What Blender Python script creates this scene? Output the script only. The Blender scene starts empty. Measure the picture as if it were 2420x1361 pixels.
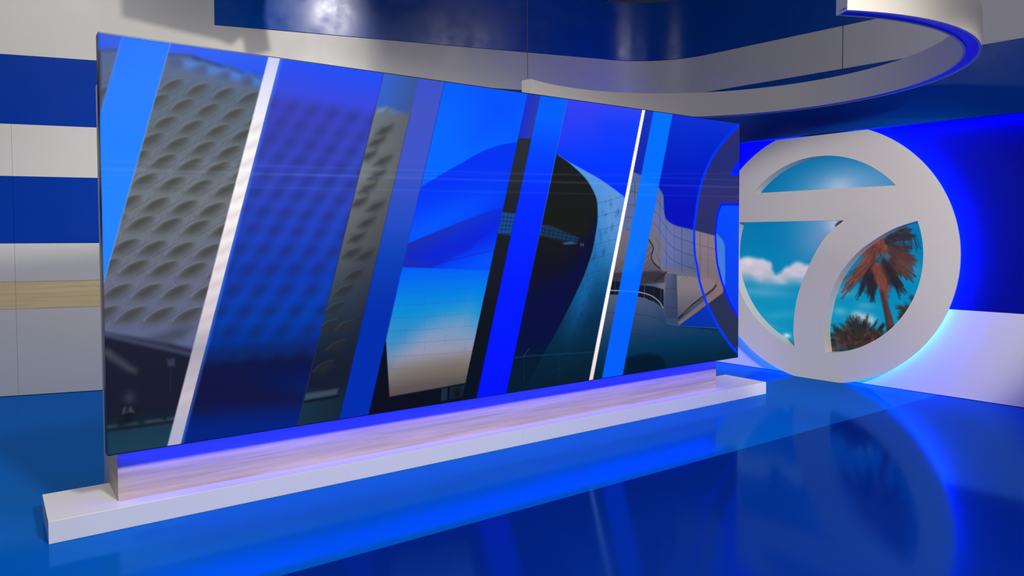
import bpy, bmesh, math, random
import numpy as np
from mathutils import Vector, Matrix

C = bpy.context.scene.collection
W, H = 2420, 1361
# ------------------------------------------------------------------ camera
F, CY, PITCH, ROLL, YAW = 1720.4755, 622.0025, 0.034085, -0.003667, 0.624791
EYE = 1.5
fw = Vector((math.sin(YAW)*math.cos(PITCH), math.cos(YAW)*math.cos(PITCH), -math.sin(PITCH)))
r0 = Vector((math.cos(YAW), -math.sin(YAW), 0)); u0 = r0.cross(fw)
RT = math.cos(ROLL)*r0 + math.sin(ROLL)*u0
UP = -math.sin(ROLL)*r0 + math.cos(ROLL)*u0
cd = bpy.data.cameras.new('camera'); cam = bpy.data.objects.new('camera', cd); C.objects.link(cam)
cd.sensor_width = 36; cd.lens = F/W*36; cd.shift_y = -(H/2-CY)/W; cd.clip_start = .05
M = Matrix((RT, UP, -fw)).transposed().to_4x4(); M.translation = (0, 0, EYE)
cam.matrix_world = M
bpy.context.scene.camera = cam

def ray(x, y):
    x, y = float(x), float(y)
    return fw + (x-W/2)/F*RT - (y-CY)/F*UP

# ------------------------------------------------------------------ materials
def srgb(c):
    c = np.asarray(c, float)
    return np.where(c <= .04045, c/12.92, ((c+.055)/1.055)**2.4)
def lin(r, g, b):
    return tuple(float(v) for v in srgb([r/255, g/255, b/255]))+(1,)

def mat(name, col, rough=.5, spec=.5, noise=0, nscale=8, bump=0, emit=None, estr=0, coat=0):
    m = bpy.data.materials.new(name); m.use_nodes = True
    nt = m.node_tree; b = nt.nodes['Principled BSDF']
    b.inputs['Base Color'].default_value = col
    b.inputs['Roughness'].default_value = rough
    b.inputs['Specular IOR Level'].default_value = spec
    if coat:
        b.inputs['Coat Weight'].default_value = coat; b.inputs['Coat Roughness'].default_value = .08
    if noise or bump:
        tc = nt.nodes.new('ShaderNodeTexCoord'); n = nt.nodes.new('ShaderNodeTexNoise')
        n.inputs['Scale'].default_value = nscale; n.inputs['Detail'].default_value = 5
        nt.links.new(tc.outputs['Object'], n.inputs['Vector'])
        if noise:
            mr = nt.nodes.new('ShaderNodeMapRange')
            mr.inputs['To Min'].default_value = max(0.02, rough-noise); mr.inputs['To Max'].default_value = rough+noise
            mr.inputs['From Min'].default_value = .3; mr.inputs['From Max'].default_value = .7
            nt.links.new(n.outputs['Fac'], mr.inputs['Value']); nt.links.new(mr.outputs['Result'], b.inputs['Roughness'])
        if bump:
            bp = nt.nodes.new('ShaderNodeBump'); bp.inputs['Strength'].default_value = bump; bp.inputs['Distance'].default_value = .01
            nt.links.new(n.outputs['Fac'], bp.inputs['Height']); nt.links.new(bp.outputs['Normal'], b.inputs['Normal'])
    if emit:
        b.inputs['Emission Color'].default_value = emit; b.inputs['Emission Strength'].default_value = estr
    return m

def wood(name, c1, c2, axis_scale):
    m = bpy.data.materials.new(name); m.use_nodes = True
    nt = m.node_tree; b = nt.nodes['Principled BSDF']
    tc = nt.nodes.new('ShaderNodeTexCoord'); mp = nt.nodes.new('ShaderNodeMapping'); mp.inputs['Scale'].default_value = axis_scale
    n = nt.nodes.new('ShaderNodeTexNoise'); n.inputs['Scale'].default_value = 1; n.inputs['Detail'].default_value = 6; n.inputs['Distortion'].default_value = .35
    mp2 = nt.nodes.new('ShaderNodeMapping'); mp2.inputs['Scale'].default_value = tuple(v*2.7 for v in axis_scale)
    n2 = nt.nodes.new('ShaderNodeTexNoise'); n2.inputs['Scale'].default_value = 1; n2.inputs['Detail'].default_value = 3
    mx = nt.nodes.new('ShaderNodeMath'); mx.operation = 'MULTIPLY_ADD'; mx.inputs[1].default_value = .4
    ramp = nt.nodes.new('ShaderNodeValToRGB')
    ramp.color_ramp.elements[0].position = .5; ramp.color_ramp.elements[0].color = c2
    ramp.color_ramp.elements[1].position = .86; ramp.color_ramp.elements[1].color = c1
    L = nt.links.new
    L(tc.outputs['Object'], mp.inputs['Vector']); L(mp.outputs['Vector'], n.inputs['Vector'])
    L(tc.outputs['Object'], mp2.inputs['Vector']); L(mp2.outputs['Vector'], n2.inputs['Vector'])
    L(n2.outputs['Fac'], mx.inputs[0]); L(n.outputs['Fac'], mx.inputs[2])
    L(mx.outputs['Value'], ramp.inputs['Fac']); L(ramp.outputs['Color'], b.inputs['Base Color'])
    b.inputs['Roughness'].default_value = .45
    return m

M_white = mat('white_laminate', (.74, .73, .71, 1), .42, .5, .08, 3)
M_whitepaint = mat('white_paint', (.82, .79, .72, 1), .45, .3, .05, 4)
M_blue = mat('blue_gloss_panel', (.001, .045, .42, 1), .4, .12, .06, 2.2)
M_navy = mat('deep_blue_gloss_panel', (.001, .08, .48, 1), .23, .25, .07, 4.5)
M_ultra = mat('ultramarine_wall_paint', (.0003, .004, .24, 1), .5, .1)
M_seam = mat('seam_shadow_gap', (.01, .01, .015, 1), .8)
M_black = mat('black_paint', (.004, .004, .005, 1), .9)
M_bezel = mat('black_screen_bezel', (.006, .006, .008, 1), .35)
M_base = mat('white_plinth_laminate', (.80, .79, .80, 1), .35, .4)
M_housing = mat('grey_white_housing', (.66, .65, .68, 1), .5)
M_woodw = wood('pale_oak_band', (.95, .75, .42, 1), (.78, .58, .29, 1), (1.2, 1.2, 34))
M_woodp = wood('pale_oak_pedestal', (.70, .56, .42, 1), (.52, .40, .28, 1), (1.2, 1.2, 34))
M_steel = mat('steel_cable', (.03, .03, .035, 1), .4)
M_ferrule = mat('bright_steel', (.8, .8, .8, 1), .3)
def led(name, col, s):
    return mat(name, (.02, .02, .05, 1), .5, emit=col, estr=s)
M_led_ped = led('blue_led_under_screen', (.0, .0, 1, 1), 58)
M_led_halo = led('blue_led_halo', (.0, .065, 1, 1), 135)
M_led_cove = led('blue_led_cove', (.0, .002, 1, 1), 95)
M_led_ring = led('blue_led_diffuser', (.0, .003, 1, 1), .38)

def col_mat(name, rough, spec, estr, base=0.0):
    m = bpy.data.materials.new(name); m.use_nodes = True
    nt = m.node_tree; b = nt.nodes['Principled BSDF']
    a = nt.nodes.new('ShaderNodeVertexColor'); a.layer_name = 'picture'
    nt.links.new(a.outputs['Color'], b.inputs['Emission Color'])
    b.inputs['Emission Strength'].default_value = estr
    b.inputs['Base Color'].default_value = (.002, .002, .002, 1)
    b.inputs['Roughness'].default_value = rough; b.inputs['Specular IOR Level'].default_value = spec
    return m

def floor_mat():
    m = bpy.data.materials.new('glossy_blue_floor'); m.use_nodes = True
    nt = m.node_tree; nt.nodes.remove(nt.nodes['Principled BSDF']); L = nt.links.new
    out = nt.nodes['Material Output']
    df = nt.nodes.new('ShaderNodeBsdfDiffuse'); gl = nt.nodes.new('ShaderNodeBsdfGlossy'); ms = nt.nodes.new('ShaderNodeMixShader')
    fr = nt.nodes.new('ShaderNodeFresnel'); fr.inputs['IOR'].default_value = 1.5
    tc = nt.nodes.new('ShaderNodeTexCoord'); sp = nt.nodes.new('ShaderNodeSeparateXYZ')
    L(tc.outputs['Object'], sp.inputs['Vector'])
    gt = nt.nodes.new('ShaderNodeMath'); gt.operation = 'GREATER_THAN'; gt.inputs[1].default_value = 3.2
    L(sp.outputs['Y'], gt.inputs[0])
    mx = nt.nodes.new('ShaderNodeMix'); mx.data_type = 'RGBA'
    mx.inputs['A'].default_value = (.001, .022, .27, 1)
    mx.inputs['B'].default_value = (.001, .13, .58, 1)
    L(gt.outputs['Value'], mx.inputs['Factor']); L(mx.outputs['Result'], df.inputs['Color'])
    gl.inputs['Color'].default_value = (.09, .38, 1, 1)
    n = nt.nodes.new('ShaderNodeTexNoise'); n.inputs['Scale'].default_value = 1.6; n.inputs['Detail'].default_value = 4
    L(tc.outputs['Object'], n.inputs['Vector'])
    mr = nt.nodes.new('ShaderNodeMapRange'); mr.inputs['From Min'].default_value = .3; mr.inputs['From Max'].default_value = .7
    mr.inputs['To Min'].default_value = .085; mr.inputs['To Max'].default_value = .12
    L(n.outputs['Fac'], mr.inputs['Value']); L(mr.outputs['Result'], gl.inputs['Roughness'])
    L(fr.outputs['Fac'], ms.inputs['Fac']); L(df.outputs['BSDF'], ms.inputs[1]); L(gl.outputs['BSDF'], ms.inputs[2])
    L(ms.outputs['Shader'], out.inputs['Surface'])
    return m
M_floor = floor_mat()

# ------------------------------------------------------------------ object helpers
def link(name, me, material, parent=None):
    o = bpy.data.objects.new(name, me); C.objects.link(o)
    if material: me.materials.append(material)
    if parent: o.parent = parent
    return o
def tag(o, label=None, cat=None, group=None, kind=None):
    if label: o['label'] = label
    if cat: o['category'] = cat
    if group: o['group'] = group
    if kind: o['kind'] = kind
    return o
def empty(name, label=None, cat=None, loc=(0, 0, 0), kind=None):
    o = bpy.data.objects.new(name, None); C.objects.link(o); o.location = loc
    o.empty_display_size = .1
    return tag(o, label, cat, kind=kind)
def from_bm(name, bm, material, parent=None, smooth=False):
    bmesh.ops.recalc_face_normals(bm, faces=bm.faces[:])
    me = bpy.data.meshes.new(name); bm.to_mesh(me); bm.free()
    if smooth:
        for p in me.polygons: p.use_smooth = True
    return link(name, me, material, parent)
def add_box(bm, x0, x1, y0, y1, z0, z1, bevel=0):
    vs = [bm.verts.new((x, y, z)) for x in (x0, x1) for y in (y0, y1) for z in (z0, z1)]
    fs = [bm.faces.new([vs[i] for i in f]) for f in ((0, 1, 3, 2), (4, 6, 7, 5), (0, 4, 5, 1), (2, 3, 7, 6), (0, 2, 6, 4), (1, 5, 7, 3))]
    if bevel:
        bmesh.ops.recalc_face_normals(bm, faces=fs)
        es = list({e for f in fs for e in f.edges})
        bmesh.ops.bevel(bm, geom=es, offset=bevel, segments=2, affect='EDGES', profile=.5)
def box(name, x0, x1, y0, y1, z0, z1, m, parent=None, bevel=0):
    bm = bmesh.new(); add_box(bm, x0, x1, y0, y1, z0, z1, bevel)
    return from_bm(name, bm, m, parent)
def ribbon_solid(name, inner, outer, zlo, zhi, m, parent=None, smooth=False):
    """closed strip: plan polylines inner/outer (same count), z functions of index"""
    bm = bmesh.new(); n = len(inner)
    zl = zlo if callable(zlo) else (lambda i: zlo); zh = zhi if callable(zhi) else (lambda i: zhi)
    rings = []
    for i in range(n):
        a, b = inner[i], outer[i]
        rings.append([bm.verts.new((a[0], a[1], zl(i))), bm.verts.new((b[0], b[1], zl(i))),
                      bm.verts.new((b[0], b[1], zh(i))), bm.verts.new((a[0], a[1], zh(i)))])
    for i in range(n-1):
        A, B = rings[i], rings[i+1]
        for k in range(4):
            f = bm.faces.new((A[k], A[(k+1) % 4], B[(k+1) % 4], B[k])); f.smooth = smooth and k in (1, 3)
    bm.faces.new(rings[0]); bm.faces.new(rings[-1][::-1])
    for e in bm.edges:
        pass
    bmesh.ops.recalc_face_normals(bm, faces=bm.faces[:])
    me = bpy.data.meshes.new(name); bm.to_mesh(me); bm.free()
    if smooth:
        me.set_sharp_from_angle(angle=math.radians(40))
    return link(name, me, m, parent)
def tube(name, p, q, rad, m, parent=None, seg=8):
    bm = bmesh.new(); p = Vector(p); q = Vector(q); d = (q-p).normalized()
    a = d.orthogonal().normalized(); b = d.cross(a)
    r1 = [bm.verts.new(p+rad*(math.cos(t)*a+math.sin(t)*b)) for t in [2*math.pi*k/seg for k in range(seg)]]
    r2 = [bm.verts.new(q+rad*(math.cos(t)*a+math.sin(t)*b)) for t in [2*math.pi*k/seg for k in range(seg)]]
    for k in range(seg): bm.faces.new((r1[k], r1[(k+1) % seg], r2[(k+1) % seg], r2[k]))
    bm.faces.new(r1); bm.faces.new(r2[::-1])
    return from_bm(name, bm, m, parent)

# ------------------------------------------------------------------ the set walls
TH, DD = 1.2893, 8.1719
cT, sT = math.cos(TH), math.sin(TH)
def yb(x): return (DD-x*cT)/sT                     # back wall plane
DA = Vector((7.138, 5.675)); DB = Vector((7.337, 2.513))
WU = (DB-DA).normalized(); WN = Vector((WU.y, -WU.x))
if WN.x > 0: WN = -WN                              # into the room
def pw(s, o): return DA + WU*s + WN*o             # plan point on right wall
FO = .155                                          # overhang of the upper band over the right wall
BD = Vector((sT, -cT))                             # along back wall, rightwards
def inter(p, d, q, e):
    det = d.x*(-e.y)+e.x*d.y; w = q-p
    t = (w.x*(-e.y)+e.x*w.y)/det
    return p+d*t
bp0 = Vector((0, yb(0)))
corner = inter(bp0, BD, pw(0, FO), WU)
TL = .74
t0 = corner-BD*TL; t1 = corner+WU*TL
# fillet as arc
half = math.acos(max(-1, min(1, BD.dot(WU))))
RAD = TL/math.tan(half/2)
nb = Vector((-cT, -sT)); cen = t0+nb*RAD
path = []                                          # (point, normal to room, k level scale)
for x in np.linspace(-3.2, t0.x, 24)[:-1]: path.append((Vector((x, yb(x))), nb))
NA = 28
a0 = math.atan2(-nb.y, -nb.x)
d1 = (t1-cen).normalized(); a1 = math.atan2(d1.y, d1.x)
for k in range(NA+1):
    a = a0+(a1-a0)*k/NA; dv = Vector((math.cos(a), math.sin(a)))
    path.append((cen+dv*RAD, -dv))
end = pw(6.4, FO)
for k in range(1, 25): path.append((t1.lerp(end, k/24), WN))
NB0 = 23
def kscale(i):
    p = path[i][0]
    kk = (p.x+.124*p.y)/7.832
    if i <= NB0: return 1
    if i >= NB0+NA: return kk
    k1 = (t1.x+.124*t1.y)/7.832
    return 1+(k1-1)*(i-NB0)/NA
def zlev(z, i): return EYE+(z-EYE)*kscale(i)
Z1, Z2, Z3, Z4, Z5, Z6 = .8399, 1.1024, 1.4702, 2.1113, 2.6079, 3.2619
Z7, Z8 = 3.7128, 4.43
G = .0022
def band(name, i0, i1, za, zb_, m, parent, th=.03, off=0):
    idx = list(range(i0, i1+1))
    inn = [path[i][0]+path[i][1]*off for i in idx]; out = [path[i][0]-path[i][1]*th for i in idx]
    return ribbon_solid(name, inn, out, lambda j: zlev(za, idx[j])+G*.5, lambda j: zlev(zb_, idx[j])-G*.5, m, parent, True)

def seg(name, xa, xb, za, zb_, m, parent, th=.03, off=0):
    """flat panel on the back wall between plan x xa..xb"""
    pa, pb = Vector((xa, yb(xa)))+BD*G*.5, Vector((xb, yb(xb)))-BD*G*.5
    f = nb*off; b = nb*(-th)
    return ribbon_solid(name, [pa+f, pb+f], [pa+b, pb+b], za+G*.5, zb_-G*.5, m, parent)

XL = -3.2
XR = inter(bp0, BD, pw(0, 0), WU).x - .02
wall_back = seg('wall_back', XL, XR, 0.0, 2.6, M_seam, None, th=.09, off=-.031); tag(wall_back, kind='structure')
seams_low = [XL, -1.3, .215, 1.75, 3.3, 4.85, XR]
for a, b in zip(seams_low[:-1], seams_low[1:]):
    seg('white_dado', a, b, 0.004, Z1, M_white, wall_back)
    seg('wood_band', a, b, Z1, Z2, M_woodw, wall_back)
    seg('white_band', a, b, Z2, Z3, M_white, wall_back)
    seg('white_band', a, b, Z4, Z5, M_white, wall_back)
    seg('blue_band', a, b, Z3, Z4, M_blue, wall_back)

# upper bands: run along the back wall, round the corner and over the right wall
n_end = len(path)-1
def nearest_i(x): return min(range(NB0), key=lambda i: abs(path[i][0].x-x))
# the path gets exact seam points
def insert_x(x):
    global NB0
    for i in range(NB0):
        if path[i][0].x > x:
            path.insert(i, (Vector((x, yb(x))), nb)); NB0 += 1; return i
for xs in (.936, 1.957, 3.458, 5.215): insert_x(xs)
def ix(x): return min(range(len(path)), key=lambda i: abs(path[i][0].x-x) if i < NB0 else 9e9)
n_end = len(path)-1
i09, i19, i34, i52 = ix(.936), ix(1.957), ix(3.458), ix(5.215)
jR = min(range(NB0+NA, n_end+1), key=lambda i: abs((path[i][0]-pw(0, FO)).dot(WU)-2.26))
trim_1 = band('trim_1', 0, n_end, Z5-.004, Z8, M_seam, None, th=.05, off=-.032); tag(trim_1, kind='structure')
for a, b in ((0, i19), (i19, jR), (jR, n_end)):
    band('blue_band', a, b, Z5, Z6, M_blue if a == 0 else M_navy, trim_1)
for a, b in ((0, i09), (i09, i19)): band('white_upper_panel', a, b, Z6, Z8, M_white, trim_1)
for a, b in ((i19, i34), (i34, i52), (i52, n_end)): band('white_band', a, b, Z6, Z7, M_white, trim_1)
for a, b in ((i19, i34), (i34, i52), (i52, n_end)): band('navy_fascia', a, b, Z7, Z8, M_navy, trim_1, off=.012)

# right wall: blue wall above a white dado, recessed under the overhanging band
SR = 6.4
s0 = (Vector((XR, yb(XR)))-DA).dot(WU)+.03
ZD = .822
def rwall(name, sa, sb, za, zb_, m, parent=None, th=.03, off=0):
    a, b = pw(sa, 0), pw(sb, 0)
    return ribbon_solid(name, [a+WN*off, b+WN*off], [a-WN*th, b-WN*th], za, zb_, m, parent)
wall_right = rwall('wall_right', s0, SR, 0, 2.85, M_seam, None, th=.1, off=-.031); tag(wall_right, kind='structure')
rwall('white_dado', s0, SR, .004, ZD, M_white, wall_right)
rwall('blue_wall_panel', s0, SR, ZD+.002, 2.8, M_ultra, wall_right)
# soffit board closing the gap between the overhanging band and the recessed wall
soff_i = list(range(NB0+NA//2, n_end+1))
tr2 = ribbon_solid('trim_2', [path[i][0]-path[i][1]*.02 for i in soff_i], [path[i][0]-path[i][1]*(FO-.012) for i in soff_i],
                   lambda j: zlev(Z5, soff_i[j])+.09, lambda j: zlev(Z5, soff_i[j])+.12, M_navy); tag(tr2, kind='structure')
# LED cove in the soffit, shining down the blue wall
cove = empty('cove_light', 'long blue LED strip tucked under the overhanging blue band above the right wall', 'light', (pw(2, .07).x, pw(2, .07).y, 2.6))
def cove_piece(sa, sb):
    pts = [sa+(sb-sa)*k/16 for k in range(17)]
    def zz(s):
        p = pw(s, FO); return EYE+(Z5-EYE)*(p.x+.124*p.y)/7.832+.055
    P = [pw(s, .05) for s in pts]; Q = [pw(s, .02) for s in pts]
    o = ribbon_solid('led_strip', P, Q, lambda j: zz(pts[j])-.004, lambda j: zz(pts[j])+.004, M_led_cove)
    o.parent = cove; o.matrix_parent_inverse = cove.matrix_world.inverted() if False else Matrix.Translation(-cove.location)
    return o
cove_piece(.1, 1.05); cove_piece(1.68, SR-.1)

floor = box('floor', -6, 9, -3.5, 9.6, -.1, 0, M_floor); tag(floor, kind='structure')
ceil = box('ceiling', -6, 9, -3.5, 9.6, 5.7, 5.8, M_black); tag(ceil, kind='structure')

# ------------------------------------------------------------------ video screen and its stand
SX0, SX1, SY, SZ0, SZ1 = .467, 5.491, 4.1187, .4157, 2.5234
SW, SH = SX1-SX0, SZ1-SZ0
stand = empty('screen_stand', 'long low stand with white plinth and pale oak pedestal under the big video screen', 'stand', (2.98, 4.45, 0))
def sb(name, *a, bevel=0):
    o = box(name, *a, stand, bevel); o.matrix_parent_inverse = Matrix.Translation(-stand.location); return o
sb('plinth', .214, 3.128, 4.21, 4.685, 0, .114, M_base, bevel=.002)
sb('plinth', 3.1284, 6.04, 4.21, 4.685, 0, .114, M_base, bevel=.002)
sb('pedestal', .535, 5.432, 4.319, 4.685, .114, .60, M_woodp, bevel=.0015)
sb('rear_housing', .537, 5.43, 4.6855, 4.90, 0, 2.40, M_housing, bevel=.002)
sb('mounting_frame', .70, 5.27, 4.26, 4.6855, .62, 2.35, M_bezel)
sb('led_strip', .55, 5.42, 4.2075, 4.2105, .418, .452, M_led_ped)

screen = empty('video_screen', 'huge wide video screen showing slanted blue strips of modern buildings and a numeral', 'screen', (2.98, 4.18, .4157))
inv = Matrix.Translation(-screen.location)
o = box('screen_body', SX0, SX1, SY+.002, SY+.085, SZ0, SZ1, M_bezel, screen, .002); o.matrix_parent_inverse = inv
o = box('screen_bracket', .75, 5.2, SY+.0855, 4.2595, 1.0, 2.2, M_bezel, screen); o.matrix_parent_inverse = inv

# ---- picture painted on the screen's own surface, in metres across (u) and up (v)
def uv(x, y):
    d = ray(x, y); t = SY/d.y
    return (d.x*t-SX0, EYE+d.z*t-SZ0)

class Paint:
    def __init__(s, U, V, tf):
        s.U, s.V, s.tf = U, V, tf
        s.img = np.zeros((len(U), 3))
    def pts(s, P): return [s.tf(*p) for p in P]
    def half(s, a, b, blur=.004):
        """1 on the right of the downward line a->b (photo right)"""
        if not isinstance(b, tuple): a, b, blur = a[0], a[1], b
        (ax, ay), (bx, by) = s.tf(*a), s.tf(*b)
        L = math.hypot(bx-ax, by-ay)
        d = ((bx-ax)*(s.V-ay)-(by-ay)*(s.U-ax))/L      # positive = right when going down
        return np.clip(d/blur*.5+.5, 0, 1)
    def strip(s, L, R, bl=.004, br=.004): return s.half(*L, bl)*(1-s.half(*R, br))
    def dist(s, P, sel, closed=True):
        x, y = s.U[sel], s.V[sel]; dm = np.full(x.shape, 1e9); ins = np.zeros(x.shape, bool)
        n = len(P)
        for i in range(n if closed else n-1):
            (ax, ay), (bx, by) = P[i], P[(i+1) % n]
            ex, ey = bx-ax, by-ay; l2 = ex*ex+ey*ey+1e-12
            t = np.clip(((x-ax)*ex+(y-ay)*ey)/l2, 0, 1)
            dm = np.minimum(dm, (x-ax-t*ex)**2+(y-ay-t*ey)**2)
            if closed:
                c = (ay > y) != (by > y)
                ins ^= c & (x < ex*(y-ay)/(ey if ey else 1e-12)+ax)
        return np.sqrt(dm), ins
    def poly(s, P, blur=.004, raw=False):
        P = P if raw else s.pts(P)
        xs, ys = [p[0] for p in P], [p[1] for p in P]
        sel = np.where((s.U > min(xs)-blur) & (s.U < max(xs)+blur) & (s.V > min(ys)-blur) & (s.V < max(ys)+blur))[0]
        m = np.zeros(s.U.shape)
        if len(sel):
            d, ins = s.dist(P, sel)
            sd = np.where(ins, d, -d); t = np.clip(sd/blur*.5+.5, 0, 1); m[sel] = t*t*(3-2*t)
        return m
    def line(s, P, w, blur=.003, raw=False):
        P = P if raw else s.pts(P)
        xs, ys = [p[0] for p in P], [p[1] for p in P]; g = w+blur
        sel = np.where((s.U > min(xs)-g) & (s.U < max(xs)+g) & (s.V > min(ys)-g) & (s.V < max(ys)+g))[0]
        m = np.zeros(s.U.shape)
        if len(sel):
            d, _ = s.dist(P, sel, False); m[sel] = np.clip((w-d)/blur+.5, 0, 1)
        return m
    def blob(s, x, y, rx, ry, ang=0, p=1.0):
        """soft ellipse, centre in photo px, radii in metres"""
        cx, cy = s.tf(x, y); ca, sa = math.cos(ang), math.sin(ang)
        R = max(rx, ry)*2.2
        sel = np.where((abs(s.U-cx) < R) & (abs(s.V-cy) < R))[0]
        m = np.zeros(s.U.shape)
        dx, dy = s.U[sel]-cx, s.V[sel]-cy
        a, b = (dx*ca+dy*sa)/rx, (-dx*sa+dy*ca)/ry
        m[sel] = np.exp(-(a*a+b*b)*1.2)*p
        return m
    def over(s, m, col, a=1.0):
        m = np.asarray(m)
        i = np.where(m > 1e-4)[0]
        if not len(i): return
        c = np.asarray(col, float)/255.
        if c.ndim == 2: c = c[i]
        s.img[i] += (c-s.img[i])*(m[i]*a)[:, None]
    def grad(s, stops, T=None):
        """vertical colour ramp: stops (v fraction from bottom, rgb)"""
        T = s.T if T is None else T
        xs = [a for a, _ in stops]
        return np.stack([np.interp(T, xs, [c[k] for _, c in stops]) for k in range(3)], -1)

def smooth_curve(P, n=8):
    out = []
    for i in range(len(P)-1):
        p0 = P[max(i-1, 0)]; p1 = P[i]; p2 = P[i+1]; p3 = P[min(i+2, len(P)-1)]
        for k in range(n):
            t = k/n
            out.append(tuple(.5*((2*p1[j])+(-p0[j]+p2[j])*t+(2*p0[j]-5*p1[j]+4*p2[j]-p3[j])*t*t+(-p0[j]+3*p1[j]-3*p2[j]+p3[j])*t**3) for j in (0, 1)))
    out.append(P[-1]); return out

def grid_mesh(name, us, vs, to3d, painter, material, parent, keep=None):
    nu, nv = len(us), len(vs)
    UU, VV = np.meshgrid(us, vs); U, V = UU.ravel(), VV.ravel()
    img = painter(U, V)
    me = bpy.data.meshes.new(name)
    me.vertices.add(nu*nv); me.vertices.foreach_set('co', to3d(U, V).astype(np.float32).ravel())
    i = (np.arange(nv-1)[:, None]*nu+np.arange(nu-1)[None]).ravel()
    q = np.stack([i, i+1, i+1+nu, i+nu], -1).astype(np.int32)
    if keep is not None: q = q[keep(U, V)[q].all(1)]
    me.loops.add(q.size); me.loops.foreach_set('vertex_index', q.ravel())
    me.polygons.add(len(q)); me.polygons.foreach_set('loop_start', (np.arange(len(q))*4).astype(np.int32))
    me.update(calc_edges=True)
    at = me.color_attributes.new('picture', 'FLOAT_COLOR', 'POINT')
    c = np.concatenate([srgb(np.clip(img, 0, 1)), np.ones((len(img), 1))], 1).astype(np.float32)
    at.data.foreach_set('color', c.ravel())
    return link(name, me, material, parent)

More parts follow.
